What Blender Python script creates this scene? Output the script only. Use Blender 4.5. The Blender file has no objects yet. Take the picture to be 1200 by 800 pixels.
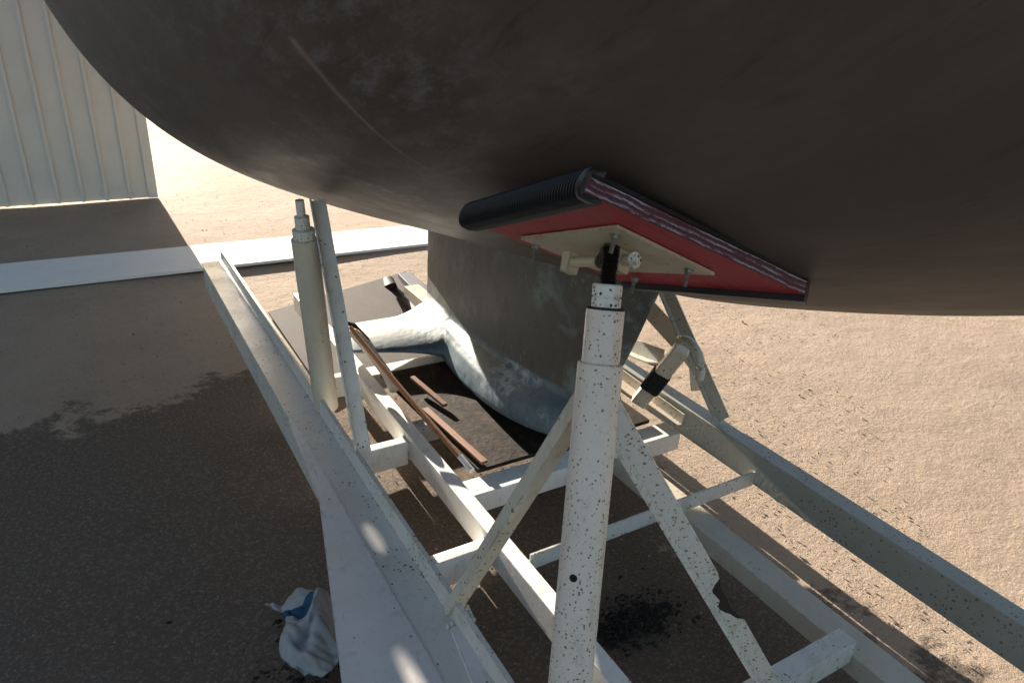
import bpy, bmesh, math, random
import numpy as np
from mathutils import Vector, Matrix
from mathutils.bvhtree import BVHTree
random.seed(7); rng = np.random.default_rng(7)
R_ = math.radians
scene = bpy.context.scene
col = scene.collection

# ------------------------------------------------------------------ camera
CAM = Vector((0, 0, 1.5))
ROT = Matrix(((0.862, 0.170, -0.478), (-0.505, 0.379, -0.775), (0.050, 0.910, 0.412)))
q = ROT.to_quaternion(); ROT = q.to_matrix()
cd = bpy.data.cameras.new('camera'); cam = bpy.data.objects.new('camera', cd); col.objects.link(cam)
cd.sensor_width = 36; cd.lens = 829 / 1200 * 36; cd.clip_start = 0.02; cd.clip_end = 3000
cam.location = CAM; cam.rotation_mode = 'QUATERNION'; cam.rotation_quaternion = q
scene.camera = cam
# ------------------------------------------------------------------ light
SUN_AZ = -1.0      # degrees from +Y towards +X
SUN_EL = 12.3
w = bpy.data.worlds.new('World'); scene.world = w; w.use_nodes = True
nt = w.node_tree; bg = nt.nodes['Background']; sky = nt.nodes.new('ShaderNodeTexSky')
sky.sky_type = 'NISHITA'; sky.sun_disc = False
sky.sun_elevation = R_(SUN_EL); sky.sun_rotation = R_(SUN_AZ); sky.air_density = 1.0; sky.dust_density = 1.5
nt.links.new(sky.outputs[0], bg.inputs[0]); bg.inputs[1].default_value = 0.05
sl = bpy.data.lights.new('sun', 'SUN'); sl.energy = 5.0; sl.angle = R_(0.3); sl.color = (1, 0.90, 0.76)
so = bpy.data.objects.new('sun', sl); col.objects.link(so)
sd = Vector((math.sin(R_(SUN_AZ)) * math.cos(R_(SUN_EL)), math.cos(R_(SUN_AZ)) * math.cos(R_(SUN_EL)), math.sin(R_(SUN_EL))))
so.rotation_mode = 'QUATERNION'; so.rotation_quaternion = sd.to_track_quat('Z', 'Y'); so.location = sd * 20
scene.view_settings.view_transform = 'Standard'; scene.view_settings.look = 'None'
scene.view_settings.exposure = 2.25; scene.view_settings.gamma = 1; scene.view_settings.use_curve_mapping = False

# ------------------------------------------------------------------ measuring helpers (pixel of the photo -> place)
def ray(px, py): return ROT @ Vector(((px - 600) / 829, -(py - 400) / 829, -1))
def atz(px, py, z=0.0):
    d = ray(px, py); return CAM + d * ((z - CAM.z) / d.z)
def atx(px, py, x):
    d = ray(px, py); return CAM + d * ((x - CAM.x) / d.x)
def atd(px, py, t): return CAM + ray(px, py) * t

# ------------------------------------------------------------------ materials
def N(nt, t, **kw):
    n = nt.nodes.new(t)
    for k, v in kw.items():
        if k in ('op',): n.operation = v
        elif k.startswith('i_'):
            key = k[2:]; n.inputs[int(key) if key.isdigit() else key.replace('_', ' ')].default_value = v
        else: setattr(n, k, v)
    return n
class Mat:
    def __init__(s, name, color=(.5, .5, .5), rough=.5, metal=0.0, spec=.5):
        s.m = bpy.data.materials.new(name); s.m.use_nodes = True; s.nt = s.m.node_tree
        s.b = s.nt.nodes['Principled BSDF']
        s.b.inputs['Roughness'].default_value = rough; s.b.inputs['Metallic'].default_value = metal
        s.b.inputs['Specular IOR Level'].default_value = spec
        s.col = N(s.nt, 'ShaderNodeRGB'); s.col.outputs[0].default_value = (*color, 1); s.c = s.col.outputs[0]
        s.tc = N(s.nt, 'ShaderNodeTexCoord'); s.co = s.tc.outputs['Object']; s.h = None
    def L(s, a, b): s.nt.links.new(a, b)
    def scaled(s, sc, rot=(0, 0, 0)):
        mp = N(s.nt, 'ShaderNodeMapping'); mp.inputs['Scale'].default_value = sc; mp.inputs['Rotation'].default_value = rot
        s.L(s.co, mp.inputs[0]); return mp.outputs[0]
    def noise(s, scale, detail=5, rough=.6, vec=None, dist=0):
        n = N(s.nt, 'ShaderNodeTexNoise'); n.inputs['Scale'].default_value = scale; n.inputs['Detail'].default_value = detail
        n.inputs['Roughness'].default_value = rough; n.inputs['Distortion'].default_value = dist
        s.L(vec or s.co, n.inputs['Vector']); return n.outputs[0]
    def voro(s, scale, vec=None):
        n = N(s.nt, 'ShaderNodeTexVoronoi'); n.inputs['Scale'].default_value = scale
        s.L(vec or s.co, n.inputs['Vector']); return n.outputs['Distance']
    def ramp(s, src, a, b, v0=0.0, v1=1.0):
        n = N(s.nt, 'ShaderNodeMapRange'); s.L(src, n.inputs[0])
        for i, v in enumerate((a, b, v0, v1)): n.inputs[i + 1].default_value = v
        return n.outputs[0]
    def math(s, op, a, b):
        n = N(s.nt, 'ShaderNodeMath', op=op)
        for i, v in enumerate((a, b)):
            if isinstance(v, (int, float)): n.inputs[i].default_value = v
            else: s.L(v, n.inputs[i])
        return n.outputs[0]
    def mix(s, fac, color):
        n = N(s.nt, 'ShaderNodeMix', data_type='RGBA')
        if isinstance(fac, (int, float)): n.inputs[0].default_value = fac
        else: s.L(fac, n.inputs[0])
        s.L(s.c, n.inputs[6])
        if isinstance(color, tuple): n.inputs[7].default_value = (*color, 1)
        else: s.L(color, n.inputs[7])
        s.c = n.outputs[2]; return s
    def bump(s, h, dist=.002, strength=.6):
        n = N(s.nt, 'ShaderNodeBump'); n.inputs['Distance'].default_value = dist; n.inputs['Strength'].default_value = strength
        s.L(h, n.inputs['Height'])
        if s.h: s.L(s.h, n.inputs['Normal'])
        s.h = n.outputs[0]; return s
    def roughness(s, src): s.L(src, s.b.inputs['Roughness']); return s
    def done(s):
        s.L(s.c, s.b.inputs['Base Color'])
        if s.h: s.L(s.h, s.b.inputs['Normal'])
        return s.m

def paint(name, base, spots=.5, dens=.5, spotcol=(.13, .095, .035), rust=(.10, .04, .015), scale=115):
    """old white gloss paint with small lichen / rust specks that gather in patches, plus scratches and grime"""
    m = Mat(name, base, .42)
    g = m.noise(7, 6, .65); m.mix(m.ramp(g, .38, .72, 0, .45), tuple(c * f for c, f in zip(base, (.80, .76, .68))))
    # streaky dirt
    st = m.noise(9, 5, .7, m.scaled((6, 6, 1))); m.mix(m.ramp(st, .55, .75, 0, .3), (.30, .27, .22))
    cl = m.noise(5.5, 3, .6)
    wv = N(m.nt, 'ShaderNodeVectorMath', operation='ADD'); nz = N(m.nt, 'ShaderNodeTexNoise'); nz.inputs['Scale'].default_value = scale * 1.6; nz.inputs['Detail'].default_value = 2; m.L(m.co, nz.inputs['Vector'])
    sv = N(m.nt, 'ShaderNodeVectorMath', operation='SCALE'); sv.inputs['Scale'].default_value = .9 / scale; m.L(nz.outputs['Color'], sv.inputs[0]); m.L(m.co, wv.inputs[0]); m.L(sv.outputs[0], wv.inputs[1])
    vn = N(m.nt, 'ShaderNodeTexVoronoi'); vn.inputs['Scale'].default_value = scale * .8; m.L(wv.outputs[0], vn.inputs['Vector'])
    sep = N(m.nt, 'ShaderNodeSeparateColor'); m.L(vn.outputs['Color'], sep.inputs[0])
    dn = m.ramp(cl, .54 - dens * .35, .70 - dens * .20, .0, .12 + dens * 1.15)
    on = m.ramp(m.math('SUBTRACT', dn, sep.outputs[0]), 0, .02)
    rad = m.ramp(sep.outputs[1], 0, 1, .12, .36)
    sp = m.math('MULTIPLY', m.ramp(m.math('SUBTRACT', rad, vn.outputs['Distance']), -.02, .05), on)
    m.mix(m.math('MULTIPLY', sp, spots * 1.6), spotcol)
    rr_ = m.noise(3.2, 6, .75, m.scaled((14, 14, .9))); m.mix(m.math('MULTIPLY', m.ramp(rr_, .57, .66), m.ramp(cl, .42, .60, 0, .5 * min(1, dens + .2))), (.30, .19, .09))
    ha = m.noise(9, 7, .8, None, .3); m.mix(m.ramp(ha, .60, .72, 0, .7 * spots), (.33, .235, .12))
    sc = m.noise(30, 6, .8, m.scaled((1, .25, 1), (.2, .1, .5))); m.mix(m.ramp(sc, .62, .68, 0, .45), (.22, .19, .16))
    r = m.noise(22, 6, .75); rm = m.ramp(r, .70, .74); m.mix(m.math('MULTIPLY', rm, .9), rust)
    bv = N(m.nt, 'ShaderNodeBevel', samples=3); bv.inputs['Radius'].default_value = .007; ge = N(m.nt, 'ShaderNodeNewGeometry')
    dt = N(m.nt, 'ShaderNodeVectorMath', operation='DOT_PRODUCT'); m.L(bv.outputs[0], dt.inputs[0]); m.L(ge.outputs['Normal'], dt.inputs[1])
    ew = m.math('MULTIPLY', m.ramp(dt.outputs['Value'], .97, .86), m.ramp(m.noise(26, 5, .8), .50, .60)); m.mix(m.math('MULTIPLY', ew, .85), (.12, .06, .03))
    m.mix(m.math('MULTIPLY', m.ramp(m.noise(4, 5, .7, m.scaled((3, 3, 1.2))), .56, .72), .35), (.26, .19, .11))
    m.bump(m.math('SUBTRACT', m.noise(60, 4, .6), m.math('MULTIPLY', sp, .5)), .0012, .35)
    m.roughness(m.math('ADD', m.ramp(g, .3, .7, .34, .5), m.math('MULTIPLY', sp, .3)))
    return m.done()
M = {}
M['frame'] = paint('frame_paint', (.62, .59, .55), .6, .42, (.10, .09, .06))
M['frame2'] = paint('frame_paint_clean', (.80, .78, .74), .4, .12, (.12, .10, .07))
M['plate'] = paint('plate_paint', (.66, .625, .61), .5, .08, (.12, .08, .05))
M['post'] = paint('post_paint', (.70, .61, .535), .60, .80, (.17, .135, .06), scale=200)
M['brace'] = paint('brace_paint', (.58, .52, .43), .6, .45, (.13, .11, .05))
M['brace_y'] = paint('brace_yellow_specks', (.66, .62, .57), 1.0, 1.0, (.24, .17, .045), scale=150)
M['oldbrace'] = paint('weathered_paint', (.48, .44, .38), .6, .6, (.12, .10, .07))
M['darkbeam'] = paint('dark_paint', (.30, .30, .27), .6, .5, (.12, .10, .07))
M['cream'] = paint('cream_paint', (.56, .50, .40), .35, .2, (.12, .09, .04))

def hull_mat():
    m = Mat('hull_antifouling', (.088, .067, .057), .44, 0, .4)
    n1 = m.noise(1.6, 6, .6); m.mix(m.ramp(n1, .35, .7, 0, .6), (.108, .083, .070))
    v = m.scaled((9, 1.6, 1.6), (0, .5, .25)); n2 = m.noise(2.2, 7, .7, v, .4)
    m.mix(m.ramp(n2, .50, .72, 0, .6), (.135, .108, .09))
    # pale scuffed places: fine speckle gated by large patches
    n3 = m.noise(1.1, 2, .5); n4 = m.noise(30, 7, .8, m.scaled((1, .25, .6), (.3, .3, 0)))
    sc = m.math('MULTIPLY', m.ramp(n3, .47, .60), m.ramp(n4, .48, .66))
    m.mix(m.math('MULTIPLY', sc, .42), (.27, .28, .31))
    hz_ = m.noise(3.0, 6, .7, m.scaled((2.5, .5, 1.4), (0, .4, .2)), .3); m.mix(m.ramp(hz_, .54, .66, 0, .4), (.14, .115, .10))
    n5 = m.noise(6, 5, .7, m.scaled((5, .7, 1.2), (0, .45, .3)), .6); m.mix(m.ramp(n5, .60, .70, 0, .45), (.03, .026, .025))
    m.roughness(m.ramp(n2, .3, .7, .42, .58)); m.bump(m.noise(14, 6, .6), .004, .25); m.bump(m.noise(2.2, 2, .5), .03, .25)
    return m.done()
def keel_mat(name, base, blue, amount, lo=.5):
    m = Mat(name, base, .5, 0, .35)
    n1 = m.noise(3.2, 7, .7); m.mix(m.ramp(n1, .40, .68, 0, .7), tuple(c * 1.35 for c in base))
    n2 = m.noise(9, 8, .75, None, .5); n2b = m.noise(2.4, 3, .5)
    p = m.math('MULTIPLY', m.ramp(n2, lo, lo + .12), m.ramp(n2b, .42, .60)); m.mix(m.math('MULTIPLY', p, amount), blue)
    n3 = m.noise(45, 5, .8); n3b = m.noise(5, 3, .5); p3 = m.math('MULTIPLY', m.ramp(n3, .57, .66), m.ramp(n3b, .5, .62))
    m.mix(m.math('MULTIPLY', p3, amount * .8), (.36, .41, .42))
    n4 = m.noise(11, 5, .7, m.scaled((1, 4, 1))); m.mix(m.ramp(n4, .60, .70, 0, .55), (.035, .035, .035))
    m.bump(m.noise(25, 6, .7), .004, .4); m.bump(m.noise(5, 3, .6), .015, .3)
    return m.done()
M['hull'] = hull_mat()
M['fin'] = keel_mat('keel_fin', (.088, .080, .070), (.22, .31, .30), .45, .60)
M['bulb'] = keel_mat('keel_bulb', (.12, .145, .165), (.42, .48, .50), .75, .50)
def simple(name, c, rough=.6, metal=0, var=.3, sc=20, dark=None, bump=.001):
    m = Mat(name, c, rough, metal); n = m.noise(sc, 6, .7); m.mix(m.ramp(n, .4, .7, 0, var * 2), dark or tuple(x * .5 for x in c))
    m.bump(m.noise(sc * 3, 4, .6), bump, .5); return m.done()
M['rubber'] = simple('black_rubber', (.022, .022, .026), .30, var=.3, sc=25)
M['thread'] = simple('greasy_thread', (.035, .026, .02), .4, .6, .4, 60)
M['bolt'] = simple('galvanised_bolt', (.30, .28, .25), .45, .7, .4, 120)
M['rust'] = simple('flaking_rust', (.035, .022, .016), .9, 0, .4, 60, bump=.004)
M['blackbit'] = simple('black_sleeve', (.008, .008, .008), .9, 0, .3, 60, bump=.004)
M['nut'] = paint('jack_nut_paint', (.68, .66, .62), .9, .8, (.03, .025, .02), scale=160)
M['beige'] = paint('beige_plate_paint', (.50, .43, .31), .3, .2, (.2, .14, .08))
def wood(name, c, c2, ax=(20, 1.2, 20)):
    m = Mat(name, c, .85 if c[0] < .1 else .7, 0, .12 if c[0] < .1 else .4); n = m.noise(4, 7, .7, m.scaled(ax), .3); m.mix(m.ramp(n, .35, .68), c2)
    n2 = m.noise(14, 5, .7); m.mix(m.ramp(n2, .62, .75, 0, .6), tuple(x * .3 for x in c)); m.bump(n, .002, .5); return m.done()
M['slat'] = wood('brown_wood', (.30, .145, .08), (.17, .08, .045))
M['pole'] = wood('varnished_pole', (.40, .17, .07), (.27, .11, .05), (30, 30, 1.5))
M['darkwood'] = wood('black_stained_wood', (.022, .016, .013), (.008, .006, .005))
M['shadow_grey'] = wood('shadow_grey_board', (.095, .084, .080), (.07, .062, .058), (3, 1.2, 3))  # grey tone stands for shade on the ground
M['red'] = None
def red_mat():
    m = Mat('red_plywood', (.40, .032, .042), .5, 0, .4)
    n = m.noise(5, 7, .7, m.scaled((1.2, 18, 18))); m.mix(m.ramp(n, .45, .7, 0, .6), (.20, .014, .02))
    n2 = m.noise(22, 6, .8, m.scaled((1, 5, 5))); m.mix(m.ramp(n2, .57, .68, 0, .45), (.42, .19, .19)); n3 = m.noise(7, 6, .75); m.mix(m.ramp(n3, .58, .70, 0, .6), (.13, .012, .018))
    m.bump(n, .0015, .5); return m.done()
def ply_edge():
    m = Mat('ply_edge', (.11, .015, .028), .6)
    sx = N(m.nt, 'ShaderNodeSeparateXYZ'); m.L(m.co, sx.inputs[0]); z = sx.outputs[2]
    wob = m.noise(20, 6, .75); zz = m.math('ADD', z, m.math('MULTIPLY', m.ramp(wob, 0, 1, -.5, .5), .012))
    fr = m.math('FRACT', m.math('MULTIPLY', zz, 1 / .0085), 0)
    ch = m.noise(24, 7, .8, m.scaled((.7, 1, 5)))
    m.mix(m.math('MULTIPLY', m.ramp(fr, .45, .62), .75), (.03, .015, .035))
    m.mix(m.math('MULTIPLY', m.math('MULTIPLY', m.ramp(fr, .46, .20), m.ramp(ch, .46, .54)), .8), (.40, .38, .46))
    m.mix(m.ramp(m.noise(38, 5, .8), .60, .66, 0, .7), (.07, .02, .03))
    m.bump(fr, .002, .8); return m.done()
M['red'] = red_mat(); M['ply'] = ply_edge()
def ground_mat():
    m = Mat('yard_ground', (.37, .285, .215), .95, 0, .15)
    n0 = m.noise(.35, 6, .6); m.mix(m.ramp(n0, .35, .7, 0, .5), (.42, .335, .265))
    n1 = m.noise(2.2, 7, .7); m.mix(m.ramp(n1, .45, .75, 0, .55), (.27, .20, .145))
    n2 = m.noise(60, 6, .8); m.mix(m.ramp(n2, .40, .70, 0, .5), (.22, .16, .12))
    v = m.voro(85); m.mix(m.ramp(v, .25, .05, 0, .5), (.44, .35, .27))
    n3 = m.noise(1.3, 5, .6, None, .4); m.mix(m.ramp(n3, .62, .70, 0, .3), (.2, .15, .12))
    # darker speckled area of the ground under the boat, with ragged edges
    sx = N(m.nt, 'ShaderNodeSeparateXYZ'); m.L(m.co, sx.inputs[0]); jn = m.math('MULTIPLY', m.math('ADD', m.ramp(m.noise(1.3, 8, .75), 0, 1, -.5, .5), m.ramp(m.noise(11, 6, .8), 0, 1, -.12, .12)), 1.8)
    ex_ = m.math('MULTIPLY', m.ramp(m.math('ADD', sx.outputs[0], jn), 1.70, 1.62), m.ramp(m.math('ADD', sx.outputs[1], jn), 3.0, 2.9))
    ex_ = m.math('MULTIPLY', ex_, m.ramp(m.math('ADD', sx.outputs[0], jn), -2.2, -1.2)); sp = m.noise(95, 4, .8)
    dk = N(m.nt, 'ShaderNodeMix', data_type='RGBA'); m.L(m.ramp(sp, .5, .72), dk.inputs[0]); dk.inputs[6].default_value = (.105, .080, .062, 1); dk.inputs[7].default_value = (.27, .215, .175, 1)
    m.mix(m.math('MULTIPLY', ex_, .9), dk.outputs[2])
    m.bump(n2, .006, .7); m.bump(m.noise(170, 4, .7), .002, .6); m.bump(n1, .03, .5)
    return m.done()
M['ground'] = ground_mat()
def stone_mat():
    m = Mat('gravel', (.28, .21, .155), .9); oi = N(m.nt, 'ShaderNodeTexCoord')
    n = m.noise(18, 3, .5); m.mix(m.ramp(n, .35, .65), (.13, .10, .085)); n = m.noise(60, 3, .5); m.mix(m.ramp(n, .6, .68), (.5, .43, .36)); return m.done()
M['stone'] = stone_mat()
M['debris'] = simple('black_debris', (.012, .011, .010), .9, 0, .3, 60)
M['whiteboard'] = simple('white_concrete', (.80, .79, .76), .8, 0, .12, 6, (.6, .56, .5))
M['cloth'] = simple('white_rag', (.62, .63, .64), .9, 0, .2, 12, (.35, .36, .38))
M['bluecloth'] = simple('blue_cloth', (.05, .16, .28), .9, 0, .3, 30)
M['tyre'] = simple('tyre_rubber', (.022, .022, .023), .8, 0, .3, 30, bump=.003)
M['blackstrap'] = simple('black_strap', (.008, .006, .006), .7, 0, .3, 40)
M['bluebeam'] = simple('blue_grey_beam', (.06, .07, .095), .5, 0, .25, 8)
M['concrete'] = simple('wall_plaster', (.70, .66, .60), .85, 0, .15, 3, (.5, .46, .4))
M['glass'] = Mat('dark_window', (.03, .04, .05), .1).done()

# ------------------------------------------------------------------ object helpers
def tag(o, label=None, cat=None, group=None, kind=None):
    if label: o['label'] = label
    if cat: o['category'] = cat
    if group: o['group'] = group
    if kind: o['kind'] = kind
    return o
def empty(name, loc, label, cat, group=None, rot=None):
    o = bpy.data.objects.new(name, None); col.objects.link(o); o.empty_display_size = .1
    mw = Matrix.Translation(Vector(loc)) @ (rot.to_4x4() if rot else Matrix.Identity(4))
    o.matrix_world = mw; o['mw'] = [v for r in mw for v in r]; return tag(o, label, cat, group)
WM = {}
def worldm(o):
    if o is None: return Matrix.Identity(4)
    if o.name in WM: return WM[o.name]
    if 'mw' in o.keys():
        v = list(o['mw']); m = Matrix([v[0:4], v[4:8], v[8:12], v[12:16]]); del o['mw']; WM[o.name] = m; return m
    return Matrix.Identity(4)
def obj(name, bm, mat, parent=None, local=False, smooth=True, sharp=35, keep=False):
    """bm in world coordinates (or in the parent's frame when local). Origin goes to its centre."""
    pm = worldm(parent)
    if not local and parent is not None: bm.transform(pm.inverted())
    bm.verts.ensure_lookup_table()
    if keep: c = Vector((0, 0, 0))
    else:
        lo = Vector((min(v.co[i] for v in bm.verts) for i in range(3))); hi = Vector((max(v.co[i] for v in bm.verts) for i in range(3)))
        c = (lo + hi) / 2
    bm.transform(Matrix.Translation(-c))
    bmesh.ops.recalc_face_normals(bm, faces=bm.faces)
    me = bpy.data.meshes.new(name)
    for f in bm.faces: f.smooth = smooth
    if smooth:
        for e in bm.edges:
            if len(e.link_faces) == 2 and e.calc_face_angle(0) > R_(sharp): e.smooth = False
    bm.to_mesh(me); bm.free()
    for mt in (mat if isinstance(mat, (list, tuple)) else [mat]): me.materials.append(mt)
    o = bpy.data.objects.new(name, me); col.objects.link(o); o.parent = parent; o.location = c
    if smooth and len(me.polygons) < 3000 and name not in ('rag',):
        wn = o.modifiers.new('wn', 'WEIGHTED_NORMAL'); wn.keep_sharp = True; wn.weight = 90
    WM[o.name] = pm @ Matrix.Translation(c)
    return o
def frame(d, up=(0, 0, 1)):
    z = Vector(d).normalized(); u = Vector(up)
    x = u.cross(z)
    if x.length < 1e-4: x = Vector((1, 0, 0)).cross(z)
    x.normalize(); y = z.cross(x); return Matrix((x, y, z)).transposed()
def beam(bm, p0, p1, w_, h_, up=(0, 0, 1), bev=.004, seg=2):
    """box from p0 to p1 (centre line), w_ across, h_ along up"""
    p0, p1 = Vector(p0), Vector(p1); L = (p1 - p0).length; F = frame(p1 - p0, up).to_4x4()
    r = bmesh.ops.create_cube(bm, size=1); vs = r['verts']
    bmesh.ops.scale(bm, vec=(w_, h_, L), verts=vs)
    if bev > 0:
        es = list({e for v in vs for e in v.link_edges})
        g = bmesh.ops.bevel(bm, geom=es, offset=bev, segments=seg, affect='EDGES', profile=.5); vs = list({v for f in g['faces'] for v in f.verts} | set(v for v in vs if v.is_valid))
    bmesh.ops.transform(bm, matrix=Matrix.Translation((p0 + p1) / 2) @ F, verts=vs); return bm
def tube(bm, p0, p1, r0, r1=None, n=40, caps=True, inner=None):
    p0, p1 = Vector(p0), Vector(p1); r1 = r0 if r1 is None else r1
    F = frame(p1 - p0); rings = []
    def ring(p, r): return [bm.verts.new(p + F @ Vector((math.cos(a) * r, math.sin(a) * r, 0))) for a in [2 * math.pi * i / n for i in range(n)]]
    a, b = ring(p0, r0), ring(p1, r1)
    for i in range(n): bm.faces.new((a[i], a[(i + 1) % n], b[(i + 1) % n], b[i]))
    if caps: bm.faces.new(a[::-1]); bm.faces.new(b)
    return bm
def lathe(bm, p0, axis, prof, n=40):
    F = frame(axis); p0 = Vector(p0); prev = None
    for (h, r) in prof:
        rg = [bm.verts.new(p0 + F @ Vector((math.cos(2 * math.pi * i / n) * r, math.sin(2 * math.pi * i / n) * r, h))) for i in range(n)]
        if prev:
            for i in range(n): bm.faces.new((prev[i], prev[(i + 1) % n], rg[(i + 1) % n], rg[i]))
        else: bm.faces.new(rg[::-1])
        prev = rg
    bm.faces.new(prev); return bm
def path_tube(bm, pts, r, n=14, closed_ends=True):
    pts = [Vector(p) for p in pts]; prev = None; u = Vector((0, 0, 1))
    for i, p in enumerate(pts):
        d = (pts[min(i + 1, len(pts) - 1)] - pts[max(i - 1, 0)]); F = frame(d, u if abs(d.normalized().z) < .95 else (1, 0, 0))
        rr = r[i] if isinstance(r, (list, tuple)) else r
        rg = [bm.verts.new(p + F @ Vector((math.cos(2 * math.pi * k / n) * rr, math.sin(2 * math.pi * k / n) * rr, 0))) for k in range(n)]
        if prev:
            for k in range(n): bm.faces.new((prev[k], prev[(k + 1) % n], rg[(k + 1) % n], rg[k]))
        else: bm.faces.new(rg[::-1])
        prev = rg
    bm.faces.new(prev); return bm
def prism(bm, pts, ext):
    """polygon pts (3D, coplanar) extruded by vector ext"""
    a = [bm.verts.new(Vector(p)) for p in pts]; b = [bm.verts.new(Vector(p) + Vector(ext)) for p in pts]; n = len(a)
    bm.faces.new(a[::-1]); bm.faces.new(b)
    for i in range(n): bm.faces.new((a[i], a[(i + 1) % n], b[(i + 1) % n], b[i]))
    return bm
def bevel_all(bm, off, seg=2, ang=25):
    es = [e for e in bm.edges if len(e.link_faces) == 2 and e.calc_face_angle(0) > R_(ang)]
    bmesh.ops.bevel(bm, geom=es, offset=off, segments=seg, affect='EDGES', profile=.5); return bm
def profile_sweep(bm, prof, p0, p1, xdir):
    """closed 2D profile (list of (x,y)) swept from p0 to p1; x axis along xdir"""
    p0, p1 = Vector(p0), Vector(p1); z = (p1 - p0).normalized(); x = Vector(xdir); x = (x - z * x.dot(z)).normalized(); y = z.cross(x)
    a = [bm.verts.new(p0 + x * u + y * v) for u, v in prof]; b = [bm.verts.new(p1 + x * u + y * v) for u, v in prof]; n = len(a)
    bm.faces.new(a[::-1]); bm.faces.new(b)
    for i in range(n): bm.faces.new((a[i], a[(i + 1) % n], b[(i + 1) % n], b[i]))
    return bm
def Lprof(a, b, t): return [(0, 0), (a, 0), (a, t), (t, t), (t, b), (0, b)]
B = bmesh.new

# ------------------------------------------------------------------ setting: ground
def ground():
    bm = B()
    # dense patch near the camera inside a far sheet
    S = 900.0
    xs = sorted(set([-S, -120, -30] + list(np.arange(-9, 11.01, .25)) + [30, 120, S]))
    ys = sorted(set([-S, -120, -30] + list(np.arange(-4, 14.01, .25)) + [30, 120, S]))
    g = {}
    for i, x in enumerate(xs):
        for j, y in enumerate(ys):
            z = 0.010 * math.sin(x * 2.1 + y * .7) * math.cos(y * 1.7 - x) - .008 if (-9 < x < 11 and -4 < y < 14) else -.008
            g[i, j] = bm.verts.new((x, y, z))
    for i in range(len(xs) - 1):
        for j in range(len(ys) - 1): bm.faces.new((g[i, j], g[i + 1, j], g[i + 1, j + 1], g[i, j + 1]))
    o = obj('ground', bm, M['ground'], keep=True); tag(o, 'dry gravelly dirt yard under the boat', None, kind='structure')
ground()
def gravel():
    bm = B(); base = [(1, 0, 0), (-1, 0, 0), (0, 1, 0), (0, -1, 0), (0, 0, 1), (0, 0, -1)]
    F = [(0, 2, 4), (2, 1, 4), (1, 3, 4), (3, 0, 4), (2, 0, 5), (1, 2, 5), (3, 1, 5), (0, 3, 5)]
    for k in range(19000):
        y = .3 + rng.random() ** 1.5 * 7.5; x = -.9 + rng.random() * (2.2 + y * 1.0)
        if k > 16500: y = 1 + rng.random() * 13; x = -4 + rng.random() * 14
        s = .0016 + .0032 * rng.random() ** 3 + (.006 * rng.random() if rng.random() < .012 else 0)
        a = rng.random() * 6.28; ca, sa = math.cos(a), math.sin(a); sx, sy, sz = s * (.7 + rng.random() * .7), s * (.7 + rng.random() * .6), s * (.5 + .4 * rng.random())
        vs = []
        for (u, v, w_) in base:
            u *= sx * (.8 + .4 * rng.random()); v *= sy * (.8 + .4 * rng.random()); vs.append(bm.verts.new((x + u * ca - v * sa, y + u * sa + v * ca, w_ * sz + s * .1)))
        for f in F: bm.faces.new([vs[i] for i in f])
    o = obj('gravel', bm, M['stone'], smooth=False, keep=True); tag(o, 'small loose stones scattered over the dirt', None, kind='stuff')
gravel()

# ------------------------------------------------------------------ blocker building, made up to shade the near half of the trailer
def shade_shed():
    y0, y1 = 6.6, 6.66; xe = .60 + math.tan(R_(SUN_AZ)) * 6.6
    fleck_holes = []  # small openings added to throw sun flecks on the side plate
    for (px, py, hw, hh) in ((432, 728, .008, .012), (438, 628, .011, .006), (484, 806, .022, .013)):
        p = atz(px, py, .255); k = (y0 - p.y) / sd.y; fleck_holes.append((p.x + sd.x * k, p.z + sd.z * k, hw, hh))
    xs = sorted({-5.5, xe} | {h[0] - h[2] for h in fleck_holes} | {h[0] + h[2] for h in fleck_holes}); zs = sorted({0.0, 3.6} | {h[1] - h[3] for h in fleck_holes} | {h[1] + h[3] for h in fleck_holes})
    root = empty('shade_shed', ((-5.5 + xe) / 2, 8.0, 0), 'plain pale blocker wall added left of the boat to shade the trailer', 'shade_shed')
    bm = B()
    for i in range(len(xs) - 1):
        for j in range(len(zs) - 1):
            cx, cz = (xs[i] + xs[i + 1]) / 2, (zs[j] + zs[j + 1]) / 2
            if any(abs(cx - h[0]) < h[2] and abs(cz - h[1]) < h[3] for h in fleck_holes): continue
            for y in (y0, y0 + .02):
                bm.faces.new([bm.verts.new((x, y, z)) for x, z in ((xs[i], zs[j]), (xs[i + 1], zs[j]), (xs[i + 1], zs[j + 1]), (xs[i], zs[j + 1]))])
    bmesh.ops.remove_doubles(bm, verts=bm.verts, dist=.0005); obj('wall', bm, M['concrete'], root, smooth=False)  # face of the added blocker, with the fleck openings
    bm = B()
    for k in range(30): beam(bm, (xe - .03 - k * .17, y0 - .008, 0), (xe - .03 - k * .17, y0 - .008, 3.6), .022 if k else .07, .016, up=(0, 1, 0), bev=0)
    obj('shade_batten', bm, M['concrete'], root, smooth=False)
    bm = B(); beam(bm, (-5.5, 6.6, 1.8), (-5.5, 9.5, 1.8), .06, 3.6, bev=0); obj('wall', bm, M['concrete'], root)  # part of the added blocker
    bm = B(); beam(bm, (-5.8, 6.61, 3.66), (xe + .0, 6.61, 3.66), .3, .1, bev=.005); obj('shade_roof', bm, M['darkwood'], root)
shade_shed()

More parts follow.
